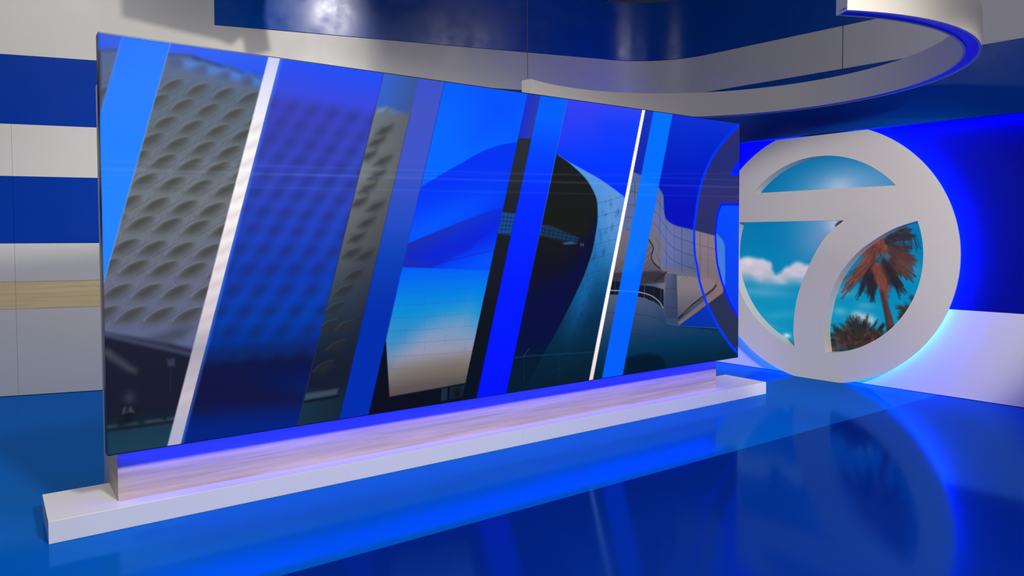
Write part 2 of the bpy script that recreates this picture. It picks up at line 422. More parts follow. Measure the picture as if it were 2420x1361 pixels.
def paint_screen(U, V):
    P = Paint(U, V, uv); P.T = V/SH
    full = np.ones(U.shape); g = P.grad; T = P.T
    # line edges (photo px, top to bottom)
    A_l = ((290, 84), (238.7, 265)); A_r = ((403, 101), (245, 668))
    W1l = ((634.6, 133.2), (394.5, 1056.6)); W1r = ((663.4, 136), (427.6, 1051))
    B_r = ((908.5, 173.5), (704, 1005.5))
    C_r = ((988.7, 185.8), (802, 990)); D_r = ((1050.4, 196), (873, 975))
    H_l = ((1247, 224), (1097, 920)); J_l = ((1276.6, 227.8), (1127, 936)); J_r = ((1340.8, 237), (1197.6, 924.4))
    W2l = ((1517.5, 261), (1392.6, 895)); W2r = ((1524.8, 261), (1401.6, 895))
    M_l = ((1544, 264.6), (1423.5, 889)); M_r = ((1589.6, 269.3), (1472, 883))
    rng = np.random.RandomState(4)

    # ---------- left building (carved facade)
    def facade(mask_, dim=1.0, tint=(0, 0, 0)):
        P.over(mask_, g([(0, (22, 52, 75)), (.08, (20, 40, 60)), (.2, (24, 26, 45)), (1, (24, 26, 45))]))
        wall_ = g([(.22, (86, 96, 140)), (.4, (104, 108, 132)), (.62, (114, 120, 128)), (.85, (94, 108, 126)), (1, (74, 98, 150))])
        body = P.poly([(235, 120)]+[(300, 118), (395, 130), (450, 132), (470, 150), (505, 152), (530, 166), (560, 170), (580, 188), (610, 190), (640, 205), (700, 215), (700, 895), (600, 866), (500, 838), (400, 812), (240, 785)], .02)*mask_
        sky = g([(.7, (40, 110, 250)), (.9, (22, 78, 240)), (1, (36, 90, 240))])
        topm = (1-P.poly([(200, 122), (300, 118), (395, 130), (450, 132), (700, 215), (720, 1100), (200, 1100)], .02))*mask_
        P.over(topm, sky)
        P.over(body, wall_)
        # scalloped roof line with bright little sky gaps
        for (x, y) in ((420, 148), (478, 160), (537, 174), (592, 190)):
            P.over(P.poly([(x+24*math.cos(t_), y-2+15*math.sin(t_)) for t_ in [k_*math.pi/6 for k_ in range(12)]], .025)*mask_, (70, 86, 132), .95)
        for (x, y) in ((458, 145), (515, 160), (568, 172), (622, 186)):
            P.over(P.poly([(x-24, y-3), (x+22, y+4), (x-2, y+14), (x-22, y+13)], .03)*mask_, (72, 140, 250), .75)
        # carved openings
        rows = [(405, 200, 61, 10), (430, 247, 60, 11), (389, 288, 61.5, 10), (417.5, 338, 61, 10), (384.5, 379, 64, 9), (405, 432, 65, 7.5),
                (368, 482, 66, 6), (397, 531, 66, 5), (360, 584.5, 66, 4), (317, 631, 69, 3), (346.7, 688, 70, .5), (378, 743, 67, 1)]
        for k, (x0, y0, dx, dy) in enumerate(rows):
            sz = .82+.03*k
            for n in range(-4, 6):
                x, y = x0+n*dx, y0+n*dy
                if x < 225 or x > 690: continue
                k_ = .93*sz
                q = lambda L: [(x+a_*k_, y+b_*k_) for a_, b_ in L]
                top_ = smooth_curve(q([(-34, 15), (-20, 0), (-4, -9), (12, -14.5), (27, -17)]), 4)
                cutm = P.poly(top_+q([(40, -13), (44, 60), (-50, 60), (-46, 10)]), .010)*mask_
                P.over(P.poly(q([(-36, 17), (-18, -4), (4, -14), (29, -20), (26, -6), (12, 11), (-10, 22), (-30, 26)]), .065)*cutm, (78, 82, 84), .55*dim)
                P.over(P.poly(q([(-26, 13), (-12, -7), (6, -15), (28, -21), (24, -8), (10, 6), (-9, 15)]), .038)*cutm, (60, 60, 52), .78*dim)
                P.over(P.line(smooth_curve(q([(-36, 14), (-20, -2), (-4, -11), (12, -16.5), (28, -19)]), 3), .003, .006)*mask_, (128, 132, 128), .32*dim)
            for n in range(-4, 6):
                x, y = x0+(n+.5)*dx, y0+(n+.5)*dy
                P.over(P.line([(x-30, y+20), (x+28, y-14)], .0015, .004)*mask_, (66, 72, 86), .45*dim)
                P.over(P.line([(x-8, y+34), (x+22, y-22)], .0015, .004)*mask_, (66, 72, 86), .3*dim)
        P.over(P.poly([(345, 800), (420, 775), (455, 772), (432, 800), (395, 812)], .03)*mask_, (62, 66, 84), .7*dim)
        # underside of the facade, ground floor and street
        low = P.poly([(230, 790), (300, 806), (400, 828), (500, 853), (620, 885), (720, 908), (720, 1110), (225, 1110)], .012)*mask_
        P.over(low, g([(0, (26, 60, 82)), (.05, (24, 56, 76)), (.075, (18, 34, 50)), (.10, (22, 26, 44)), (.26, (26, 28, 48))]))
        P.over(P.line(smooth_curve([(235, 787), (300, 803), (400, 825), (500, 850), (640, 888)]), .012, .02)*mask_, (88, 96, 128), .55)
        P.over(P.poly([(243, 820), (260, 826), (322, 872), (322, 884), (300, 876), (243, 840)], .02)*mask_, (70, 76, 84), .75)
        P.over(P.poly([(246, 1008), (330, 996), (420, 985), (560, 968), (560, 978), (420, 1000), (246, 1022)], .015)*mask_, (66, 84, 104), .7)
        P.over(P.line([(246, 1018), (420, 995), (640, 965)], .01, .015)*mask_, (14, 24, 36), .8)
        for (x, y, r) in ((286, 1001, .022), (334, 996, .020), (389, 988, .012)):
            P.over(P.blob(x, y, r, r)*mask_, (18, 28, 40), .9)
        P.over(P.poly([(292, 965), (298, 962), (296, 976), (290, 978)], .012)*mask_, (110, 118, 135), .7)
        P.over(P.poly([(301, 974), (308, 962), (316, 974)], .012)*mask_, (120, 128, 145), .75)
        P.over(P.blob(306, 940, .03, .035)*mask_, (52, 58, 84), .8)
        P.over(P.blob(303, 985, .03, .05)*mask_, (14, 16, 26), .6)
        P.over(P.poly([(396, 848), (413, 846), (413, 864), (396, 866)], .01)*mask_, (58, 60, 92), .8)
        P.over(P.line([(404, 866), (402, 925)], .003, .005)*mask_, (40, 42, 66), .6)

    left = 1-P.half(*B_r)
    facade(left)
    P.over(1-P.half(*A_l, .006), (70, 92, 150), .18)
    # ---------- stripe A
    sA = P.strip(A_l, A_r)
    P.over(sA, g([(0, (30, 130, 255)), (.6, (34, 132, 255)), (.88, (24, 124, 255)), (1, (0, 112, 255))]))
    P.over(P.line([A_l[0], A_l[1]], .004, .008), (70, 130, 255), .6)
    P.over(P.line([A_r[0], A_r[1]], .003, .006), (120, 165, 235), .5)
    # ---------- white stripe
    sW = P.strip(W1l, W1r)
    keep = P.img.copy()
    P.over(sW, g([(0, (172, 174, 200)), (.06, (178, 176, 196)), (.12, (196, 190, 206)), (.24, (168, 164, 182)), (.30, (212, 200, 212)), (.42, (232, 222, 230)), (.6, (255, 248, 250)), (.78, (252, 250, 255)), (.93, (222, 222, 250)), (1, (196, 206, 252))]))
    for k in range(17):
        y = 300+k*41; x = 634.6+(y-133.2)*(394.5-634.6)/(1056.6-133.2)
        P.over(P.poly([(x-4, y+10), (x+14, y-2), (x+32, y-10), (x+26, y+2), (x+8, y+12)], .03)*sW, (178, 160, 158), .38)
    # ---------- blue translucent panel B
    sB = P.strip(W1r, B_r)
    P.over(sB, g([(0, (0, 34, 128)), (.06, (0, 34, 128)), (.13, (4, 24, 92)), (.19, (14, 18, 62)), (.25, (0, 52, 165)), (.30, (0, 64, 188)), (.42, (14, 62, 200)), (.55, (36, 72, 222)), (.68, (54, 80, 222)), (.8, (58, 76, 222)), (.88, (56, 72, 226)), (.96, (38, 74, 240)), (1, (30, 78, 244))]))
    P.over(P.poly([(640, 208), (700, 215), (740, 235), (800, 250), (850, 262), (900, 272), (850, 470), (640, 420)], .25)*sB, (68, 70, 196), .45)
    dark = P.poly([(430, 868), (480, 870), (560, 885), (640, 905), (740, 930), (720, 965), (640, 972), (560, 975), (420, 990)], .10)
    P.over(dark*sB, (18, 18, 58), .85)
    rowsB = [(688, 254, 48, 8), (662, 291, 48, 8), (686, 336, 48, 8), (657.6, 373, 49, 8), (678, 420, 50, 6), (653.5, 459, 50, 5), (674, 504.6, 51, 4), (650, 545, 54, 3), (622, 590, 55, 2),
             (587, 637, 55, 0), (550.6, 686, 62, 0), (578, 736, 61, -1), (543, 784, 62, -1), (578, 833, 55, -3)]
    for x0, y0, dx, dy in rowsB:
        for n in range(-3, 7):
            x, y = x0+n*dx, y0+n*dy
            if 440 < x < 900:
                f = (y-250)/600
                P.over(P.blob(x, y, .078, .048, .6)*sB, (50-44*f, 56-16*f, 150-48*f), .78)
    P.over(P.strip(W1r, ((669, 137), (433, 1050)), .004, .008), (70, 130, 250), .5)
    P.over(P.line([B_r[0], B_r[1]], .005, .006), (40, 42, 92), .85)
    # ---------- strip C: facade again, darkening to the right
    sC = P.strip(B_r, C_r)
    P.over(sC, g([(0, (24, 56, 76)), (.06, (24, 52, 70)), (.11, (18, 26, 44)), (.2, (20, 36, 56)), (.32, (46, 66, 84)), (.5, (104, 108, 112)), (.7, (130, 138, 138)), (.88, (118, 132, 140)), (1, (118, 132, 150))]))
    P.over(P.poly([(880, 150), (1010, 150), (1000, 262), (960, 268), (940, 262), (920, 252), (880, 255)], .02)*sC, (44, 106, 246))
    P.over(P.poly([(895, 256), (915, 252), (905, 266), (890, 268)], .012)*sC, (120, 165, 245), .8)
    P.over(P.poly([(922, 257), (945, 264), (930, 272), (918, 268)], .012)*sC, (90, 145, 245), .8)
    for (x, y) in ((908, 306), (889, 334), (870, 366), (905, 378), (890, 412), (868, 443), (848, 476), (888, 486), (866, 524), (842, 560), (862, 602), (830, 596), (836, 648), (812, 684), (792, 725), (816, 769), (778, 766), (795, 816), (765, 866)):
        w, h_ = 21, 12
        P.over(P.poly([(x-w, y+h_), (x-w*.3, y-h_*.3), (x+w, y-h_), (x+w*.8, y), (x, y+h_*1.1)], .03)*sC, (46, 48, 46), .85)
        P.over(P.line([(x-w*1.2, y+h_), (x-w*.3, y-h_*.55), (x+w, y-h_*1.2)], .004, .006)*sC, (160, 164, 158), .16)
    rr = P.half(((925, 178), (742, 1000)), .001)
    mC = np.clip(P.half(((958, 182), (772, 995)), .30), 0, 1)
    P.over(mC*sC, g([(0, (14, 22, 44)), (.4, (36, 38, 54)), (.7, (66, 68, 74)), (1, (68, 72, 84))]), .9)
    P.over(P.poly([(722, 930), (800, 918), (795, 932), (718, 946)], .012)*sC, (84, 96, 116), .6)
    P.over(P.line([(718, 950), (800, 936)], .007, .01)*sC, (10, 18, 30), .8)
    # ---------- strip D
    sD = P.strip(C_r, D_r)
    P.over(sD, g([(0, (0, 44, 176)), (.3, (0, 46, 172)), (.45, (8, 62, 182)), (.55, (34, 74, 196)), (.75, (64, 84, 202)), (.9, (66, 84, 196)), (1, (58, 82, 204))]))
    # ---------- region E: curved metal walls against a blue sky
    sE = P.strip(D_r, H_l)
    P.over(sE, g([(0, (0, 12, 40)), (.2, (6, 10, 30)), (.3, (0, 60, 255)), (.55, (0, 76, 255)), (.75, (0, 104, 255)), (.9, (0, 100, 255)), (1, (0, 92, 255))]))
    P.over(P.poly([(1130, 190), (1260, 215), (1230, 330), (1120, 330)], .25)*sE, (0, 74, 255), .7)
    hull = smooth_curve([(970, 462), (998, 440), (1045, 411), (1090, 386), (1125, 365), (1160, 350), (1195, 340), (1240, 334)])
    P.over(P.poly(hull+[(1240, 760), (900, 760)], .006)*sE, g([(.3, (0, 60, 255)), (.45, (0, 84, 255)), (.55, (0, 66, 255)), (.7, (0, 50, 246)), (.85, (0, 52, 240))]))
    P.over(P.blob(1020, 540, .55, .12, .45)*sE, (0, 92, 255), .7)
    fold = smooth_curve([(940, 586), (968, 574), (1005, 558), (1047, 541), (1082, 527), (1120, 512), (1155, 500), (1195, 488)])
    P.over(P.poly(fold+[(1190, 520), (1110, 590), (1020, 634), (950, 631), (930, 630)], .006)*sE*(1-P.half(((1130, 480), (1090, 640)), .7)), (40, 32, 140), .95)
    P.over(P.poly([(960, 605), (1070, 560), (1190, 500), (1200, 560), (1120, 600), (1030, 634)], .12)*sE, (4, 30, 225), .8)
    P.over(P.line([(955, 630), (1010, 628), (1080, 612), (1190, 585)], .002, .004)*sE, (0, 30, 180), .7)
    lowp = [(905, 632), (1020, 634), (1200, 640), (1200, 890), (1100, 905), (920, 938), (912, 806), (912, 760)]
    mlow = P.poly(lowp, .006)*sE
    P.over(mlow, g([(.02, (80, 72, 78)), (.07, (92, 84, 82)), (.12, (128, 120, 116)), (.17, (146, 146, 168)), (.225, (90, 150, 196)), (.29, (10, 142, 214)), (.36, (0, 122, 232)), (.44, (0, 86, 255)), (.52, (0, 78, 255))]))
    P.over(P.poly([(915, 850), (1000, 770), (1110, 730), (1110, 800), (1000, 850), (930, 880)], .14)*mlow, (150, 156, 186), .55)
    P.over(P.poly([(905, 770), (1010, 750), (960, 810), (910, 850)], .12)*mlow, (10, 130, 200), .6)
    for k in range(9):
        y = 655+k*30
        P.over(P.line([(905, y+8), (1000, y+4), (1130, y-6)], .001, .003)*mlow, (30, 60, 150), .3)
        for j in range(2):
            x = 960+j*95+(k % 2)*45
            P.over(P.line([(x, y+4), (x-3, y+34)], .001, .003)*mlow, (40, 70, 140), .25)
    P.over((P.poly([(917, 870), (960, 862), (1100, 850), (1100, 880), (920, 915)], .09))*mlow, (112, 100, 92), .45)
    P.over(P.poly([(1044, 918), (1058, 916), (1056, 945), (1042, 948)], .006)*sE, (40, 66, 72), .6)
    P.over(P.poly([(1064, 915), (1100, 909), (1096, 938), (1062, 944)], .006)*sE, (36, 60, 68), .6)
    P.over(P.blob(1080, 930, .05, .05)*sE, (8, 12, 24), .8)
    # black wedge between D and the panel
    P.over(P.poly([(912, 806), (920, 938), (1110, 906), (1110, 990), (860, 990)], .005)*sE*(1-P.poly([(1040, 915), (1104, 905), (1100, 944), (1038, 950)], .006)), (8, 12, 30))
    # ---------- strip I: dark slot
    sI = P.strip(H_l, J_l)
    P.over(sI, g([(0, (4, 16, 36)), (.2, (10, 16, 30)), (.35, (20, 22, 34)), (.6, (28, 32, 42)), (.78, (40, 44, 52)), (1, (40, 44, 56))]))
    upI = P.poly([(1200, 200), (1320, 200), (1300, 328), (1180, 326)], .004)*sI
    tI = P.half(((1262, 226), (1240, 327)), .12)
    P.over(upI, (10, 40, 236)); P.over(upI*tI, (66, 66, 122), .9)
    sky1 = P.poly([(1182, 500), (1225, 506), (1214, 556), (1172, 552)], .006)*sI
    P.over(sky1, (24, 78, 160), .9)
    for k in range(5): P.over(P.line([(1170, 512+k*10), (1230, 516+k*9)], .002, .003)*sky1, (14, 22, 44), .8)
    for k in range(4): P.over(P.line([(1192+k*9, 500), (1184+k*9, 556)], .002, .003)*sky1, (14, 22, 44), .7)
    # ---------- region K: sky, dark oval opening, patterned metal skin
    sK = P.strip(J_r, W2l)
    P.over(sK, g([(0, (4, 28, 50)), (.12, (0, 40, 66)), (.25, (4, 48, 84)), (.4, (18, 92, 152)), (.6, (0, 40, 255)), (.8, (0, 56, 255)), (.93, (18, 60, 250)), (1, (50, 66, 246))]))
    P.over(P.poly([(1320, 230), (1420, 240), (1400, 310), (1320, 330)], .25)*sK, (62, 62, 240), .7)
    skin = smooth_curve([(1300, 356), (1317, 366), (1348, 384), (1380, 402), (1414, 421), (1445, 442), (1473, 463), (1500, 482)])
    mS = P.poly(skin+[(1500, 900), (1150, 960), (1150, 500)], .006)*sK
    P.over(mS, g([(0, (4, 28, 48)), (.12, (2, 38, 62)), (.22, (2, 46, 78)), (.30, (6, 62, 104)), (.40, (20, 96, 152)), (.52, (38, 122, 194)), (.62, (66, 136, 212)), (.75, (84, 150, 226)), (.9, (40, 120, 240))]))
    P.over(P.blob(1450, 520, .16, .35)*mS, (116, 158, 222), .6)
    P.over(P.blob(1375, 700, .10, .30, -.4)*mS, (26, 120, 200), .5)
    # panel seams and mottling
    for k in range(12):
        y = 470+k*32
        P.over(P.line([(1300, y+60), (1400, y+14), (1480, y-8)], .0012, .003)*mS, (20, 50, 90), .55)
    for k in range(16):
        x = 1250+k*17
        P.over(P.line([(x+20, 480), (x+75, 800)], .001, .003)*mS, (20, 60, 110), .35)
    for k in range(420):
        x, y = rng.uniform(1290, 1480), rng.uniform(450, 800)
        if rng.rand() < (y-430)/420:
            P.over(P.blob(x, y, rng.uniform(.006, .022), rng.uniform(.008, .04), rng.uniform(-.7, .3))*mS, (8, 44, 86), rng.uniform(.10, .32))
    oval = smooth_curve([(1317, 366), (1340, 381), (1359, 397), (1378, 415), (1392, 433), (1404, 455), (1410.6, 474), (1412.5, 503), (1411, 530), (1407, 555), (1400, 592), (1387, 632), (1374, 665), (1344, 727), (1315, 783), (1286, 833), (1262, 880), (1225, 935)])
    mO = P.poly([(1317, 340)]+oval+[(1150, 960), (1200, 340)], .006)*sK
    P.over(mO, g([(0, (2, 26, 44)), (.08, (2, 24, 44)), (.16, (2, 18, 60)), (.3, (10, 16, 52)), (.42, (18, 18, 36)), (.55, (24, 26, 24)), (.8, (24, 28, 30)), (1, (24, 30, 34))]))
    P.over(P.poly([(1250, 690), (1330, 655), (1390, 560), (1415, 520), (1400, 610), (1330, 770), (1230, 860), (1225, 760)], .12)*mO, (6, 12, 66), .8)
    P.over(P.poly([(1200, 840), (1300, 835), (1260, 960), (1180, 960)], .10)*mO, (2, 28, 48), .8)
    sl = P.poly([(1277, 530), (1300, 533), (1330, 545), (1368, 562), (1364, 572), (1335, 570), (1300, 562), (1272, 556)], .008)*mO
    P.over(sl, (24, 70, 120), .65)
    for k in range(9): P.over(P.line([(1280+k*11, 526), (1270+k*11, 576)], .002, .003)*sl, (12, 18, 30), .7)
    for k in range(3): P.over(P.line([(1270, 538+k*9), (1370, 560+k*7)], .002, .003)*sl, (12, 18, 30), .7)
    sl2 = P.poly([(1328, 574), (1350, 570), (1366, 576), (1352, 577), (1335, 578)], .006)*mO; P.over(sl2, (50, 110, 170), .7)
    for x in (1373, 1378): P.over(P.blob(x, 578, .008, .012)*mO, (110, 120, 140), .7)
    P.over(P.line([(1210, 846), (1240, 842), (1330, 836), (1400, 832)], .004, .008)*sK, (20, 62, 92), .7)
    for x in (1238, 1322): P.over(P.line([(x, 838), (x, 900)], .002, .004)*sK, (20, 56, 80), .5)
    P.over(P.line([(1238, 842), (1250, 824)], .002, .004)*sK, (50, 90, 120), .7)
    # ---------- stripe J
    sJ = P.strip(J_l, J_r)
    P.over(sJ, g([(0, (0, 16, 255)), (.35, (0, 26, 255)), (.65, (0, 44, 255)), (.8, (0, 66, 255)), (.92, (0, 96, 255)), (1, (0, 92, 255))]))
    P.over(P.line([J_r[0], J_r[1]], .003, .006)*P.half(((1100, 560), (1500, 560.1)), .3), (90, 130, 255), .5)
    # ---------- region N (right of the thin white stripe): terraces and the big numeral graphic
    sN = P.half(*W2r)
    P.over(sN, g([(0, (0, 30, 56)), (.1, (0, 40, 70)), (.25, (0, 50, 96)), (.42, (6, 20, 190)), (.62, (4, 14, 188)), (.8, (0, 30, 196)), (1, (8, 48, 210))]))
    P.over(P.strip(W2r, M_l)*P.half(((1400, 260), (1380, 420)), .001), (44, 52, 150), .4)
    b1 = [(1480, 400), (1500, 408), (1530, 420), (1545, 432), (1556.6, 442.5), (1563, 452), (1567.8, 463.4), (1569, 491), (1570, 505), (1573, 517), (1581.8, 525), (1590, 530), (1601.3, 534.6), (1637.6, 543), (1691, 557), (1704, 562), (1711, 575), (1713, 600), (1712, 660), (1708, 692), (1650, 735), (1607, 768), (1600, 800), (1400, 850), (1400, 410)]
    mB = P.poly(b1, .008)*sN
    P.over(mB, g([(.1, (40, 60, 90)), (.3, (70, 84, 118)), (.48, (94, 104, 156)), (.66, (92, 106, 152)), (.8, (78, 100, 150))]))
    P.over(P.poly([(1560, 480), (1600, 530), (1600, 640), (1540, 640), (1540, 500)], .2)*mB, (112, 124, 190), .5)
    gx = [1500, 1527, 1560, 1576, 1594, 1612, 1634, 1655, 1674, 1693]
    for x in gx: P.over(P.line([(x, 430), (x-1, 655)], .0015, .003)*mB, (34, 38, 58), .75)
    for dy in (0, 32, 62, 92):
        P.over(P.line(smooth_curve([(1480, 450+dy), (1520, 458+dy), (1550, 470+dy), (1571, 500+dy), (1592, 524+dy), (1640, 543+dy), (1700, 560+dy)]), .0018, .003)*mB, (40, 44, 66), .75)
    # curved bulge and slatted soffit
    bul = smooth_curve([(1535, 500), (1552, 548), (1564, 568), (1568, 590), (1562, 612), (1566, 626), (1580, 636), (1610, 642), (1650, 646), (1690, 655)])
    P.over(P.poly(bul+[(1690, 690), (1560, 690), (1520, 560)], .05)*mB, (118, 110, 112), .8)
    sof = P.poly(smooth_curve([(1460, 544), (1500, 548), (1535, 568), (1544, 585), (1538, 608), (1545, 622), (1575, 645)])+[(1560, 660), (1542, 665), (1440, 650), (1430, 560)], .006)*sN
    P.over(sof, g([(.3, (64, 62, 76)), (.45, (104, 98, 112)), (.6, (122, 112, 122))]))
    for k in range(14):
        x = 1420+k*14
        P.over(P.line([(x, 672), (x+74, 600), (x+100, 572)], .002, .003)*sof, (62, 60, 74), .8)
    P.over(P.line(smooth_curve([(1533, 566), (1544, 585), (1539, 606), (1546, 622), (1560, 634)]), .006, .005)*sN, (28, 26, 34), .9)
    P.over(P.line(smooth_curve([(1550, 562), (1558, 585), (1553, 604), (1560, 620)]), .002, .004)*sN, (60, 58, 70), .8)
    P.over(P.poly([(1440, 645), (1560, 640), (1572, 648), (1570, 668), (1510, 672), (1440, 662)], .012)*sN, (52, 48, 58), .9)
    P.over(P.line([(1548, 664), (1574, 644)], .010, .006)*sN, (42, 38, 46), .9)
    # dark glazing behind the balcony rail
    win = P.poly([(1430, 660), (1505, 672), (1545, 677), (1568, 684), (1568, 728), (1545, 712), (1500, 702), (1420, 696)], .006)*sN
    P.over(win, (14, 20, 32), .95)
    for x in (1453, 1468, 1523, 1545, 1562): P.over(P.line([(x, 655), (x, 730)], .0025, .003)*win, (96, 104, 118), .7)
    # column
    colm = P.poly([(1573, 646), (1599, 648), (1601, 752), (1572, 752)], .006)*sN
    P.over(colm, g([(.15, (44, 54, 82)), (.4, (86, 94, 132))])); P.over(P.half(((1590, 640), (1590, 760)), .05)*colm, (52, 60, 90), .7)
    for y in (682, 726): P.over(P.line([(1573, y), (1599, y+1)], .0015, .003)*colm, (40, 44, 62), .7)
    # triangular soffit
    tri = P.poly([(1600, 651), (1640, 655), (1679, 661.4), (1688, 666), (1692, 672), (1688, 683), (1640, 722), (1602.8, 756)], .006)*sN
    P.over(tri, g([(.2, (84, 82, 100)), (.32, (132, 124, 132)), (.45, (128, 118, 126))]))
    for k in range(13): P.over(P.line([(1600, 668+k*8), (1600+74, 668+k*8-62)], .0015, .003)*tri, (84, 80, 92), .8)
    P.over(P.line([(1604, 752), (1640, 718), (1685, 684), (1692, 674)], .011, .006)*sN, (38, 34, 44), .92)
    P.over(P.line([(1614, 742), (1660, 704), (1686, 685)], .003, .003)*sN, (120, 110, 116), .7)
    P.over(P.poly([(1693, 668), (1708, 655), (1710, 690), (1650, 736), (1606, 768), (1602, 762), (1640, 730), (1690, 690)], .01)*sN, (122, 104, 106), .9)
    # sky wedge under the soffit
    P.over(P.poly([(1606, 769), (1650, 737), (1709, 693), (1760, 680), (1760, 785), (1680, 775), (1610, 768)], .01)*sN, g([(.1, (0, 46, 150)), (.3, (0, 52, 196)), (.5, (0, 44, 200))]))
    # lower balcony drum and base
    drum = P.poly(smooth_curve([(1400, 700), (1450, 698), (1500, 702), (1540, 712), (1562, 730), (1572, 752), (1580, 765), (1610, 772), (1680, 780), (1760, 790)])+[(1760, 880), (1380, 920)], .008)*sN
    P.over(drum, g([(0, (0, 34, 58)), (.05, (0, 42, 72)), (.10, (2, 52, 90)), (.15, (24, 60, 98)), (.21, (52, 72, 108)), (.28, (72, 86, 120)), (.35, (84, 96, 130))]))
    P.over(P.half(((1575, 740), (1565, 880)), .15)*drum*P.half(((1300, 760), (1800, 760.1)), .1), (0, 50, 96), .75)
    for y in (740, 788, 828): P.over(P.line(smooth_curve([(1420, y), (1480, y), (1540, y+8), (1570, y+20)]), .0015, .004)*drum, (20, 36, 60), .7)
    for x in (1450, 1475, 1512, 1545, 1600, 1640, 1690): P.over(P.line([(x, 700), (x-1, 840)], .001, .003)*drum, (24, 40, 66), .6)
    P.over(P.poly(smooth_curve([(1480, 845), (1520, 836), (1560, 842), (1575, 860)])+[(1570, 890), (1480, 890)], .02)*sN, (0, 18, 38), .7)
    P.over(P.line(smooth_curve([(1440, 686), (1500, 689), (1535, 697), (1556, 711), (1567, 727)]), .004, .003)*sN, (160, 172, 190), .85)
    P.over(P.line(smooth_curve([(1440, 697), (1495, 700), (1530, 707)]), .003, .003)*sN, (120, 132, 150), .7)
    P.over(P.line(smooth_curve([(1574, 762), (1590, 767), (1640, 772), (1700, 776), (1714, 786), (1715, 800)]), .003, .003)*sN, (40, 90, 150), .8)
    # stripe M over it
    sM = P.strip(M_l, M_r)
    P.over(sM, g([(0, (0, 96, 250)), (.15, (0, 96, 255)), (.5, (0, 110, 255)), (1, (0, 112, 255))]))
    P.over(P.line(smooth_curve([(1440, 686), (1500, 689), (1535, 697)]), .004, .004)*sM, (60, 150, 255), .6)
    P.over(P.poly([(1500, 410), (1556, 442), (1570, 500), (1500, 640), (1450, 640)], .03)*sM, (20, 124, 255), .4)
    # numeral graphic: ring with blue outline
    oa = smooth_curve([(1749, 293), (1721, 321), (1707, 337), (1693.5, 354.5), (1681, 375), (1671, 396), (1662, 420), (1654, 446.6), (1648, 478), (1644.6, 505), (1641, 530), (1640.4, 550), (1641, 580), (1643, 606), (1647.6, 628), (1653, 662), (1661.6, 692), (1672, 722), (1685, 748), (1700, 776), (1714.5, 798), (1728, 817), (1746, 836)])
    ia = smooth_curve([(1704.6, 482.5), (1699, 496), (1696.3, 505), (1693, 525), (1691, 550), (1692, 585), (1695, 620), (1699.8, 642), (1706, 666), (1714.5, 689), (1727, 720), (1750, 757)])
    ringm = P.poly(oa+ia[::-1]+[(1704.6, 482.5), (1760, 482), (1760, 293)], .005)*sN
    P.over(ringm*(1-mB), g([(.05, (36, 46, 76)), (.2, (40, 46, 78)), (.5, (40, 50, 92)), (.7, (48, 48, 110)), (.82, (36, 44, 112)), (1, (48, 48, 104))]), .96)
    P.over(ringm*mB, g([(.2, (128, 106, 104)), (.5, (146, 122, 122))]), .72)
    for x in gx: P.over(P.line([(x, 540), (x-1, 655)], .0015, .003)*ringm*mB, (70, 56, 60), .6)
    P.over(P.line([(1640, 575), (1700, 591)], .0015, .003)*ringm, (80, 66, 70), .6)
    P.over(tri*ringm, (132, 118, 124), .6)
    P.over(P.line([(1604, 752), (1640, 718), (1685, 684), (1692, 674)], .011, .006)*ringm, (46, 38, 46), .8)
    inn = P.poly(ia+[(1770, 757), (1770, 482.5)], .004)*sN
    P.over(inn, g([(.1, (0, 50, 220)), (.3, (0, 62, 236)), (.7, (0, 78, 255))]))
    P.over(P.poly([(1692, 550), (1700, 558), (1708, 567), (1713, 582), (1714, 640), (1713, 672), (1708, 685), (1690, 640)], .008)*inn, (72, 128, 214), .9)
    P.over(P.line(oa, .014, .006)*sN, (0, 50, 255)); P.over(P.line(ia, .012, .006)*sN, (0, 24, 255))
    P.over(P.line([(1704.6, 483), (1760, 482.5)], .012, .006)*sN, (0, 24, 255))
    P.over(P.line([(1730, 412), (1737, 396), (1752, 380)], .02, .008)*sN, (0, 34, 255)); P.over(P.poly([(1732, 404), (1752, 385), (1752, 415), (1734, 415)], .01)*sN, (0, 24, 250))
    # thin white stripe on top
    P.over(P.strip(W2l, W2r, .003, .003), g([(0, (240, 215, 210)), (.12, (250, 238, 236)), (.25, (255, 255, 255)), (1, (255, 255, 255))]))
    # faint horizontal streaks of light across the picture
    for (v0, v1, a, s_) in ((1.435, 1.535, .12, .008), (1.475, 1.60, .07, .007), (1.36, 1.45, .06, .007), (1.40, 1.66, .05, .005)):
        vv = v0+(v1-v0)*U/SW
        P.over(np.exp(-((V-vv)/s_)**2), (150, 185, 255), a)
    # dark edge line
    return P.img

def cols_even(n):
    xs = np.linspace(231.4, 1747, n)
    us = []
    for x in xs:
        y = 560
        us.append(uv(x, y)[0])
    us = np.clip(np.array(us), 0, SW); us[0] = .008; us[-1] = SW-.004
    return us
us = cols_even(1050); vs_ = np.linspace(.006, SH-.006, 600)
M_screen = col_mat('lit_screen_picture', .35, .03, 1.0)
o = grid_mesh('display', us, vs_, lambda U, V: np.stack([U+SX0, np.full(U.shape, SY), V+SZ0], -1), paint_screen, M_screen, screen)
o.matrix_parent_inverse = inv

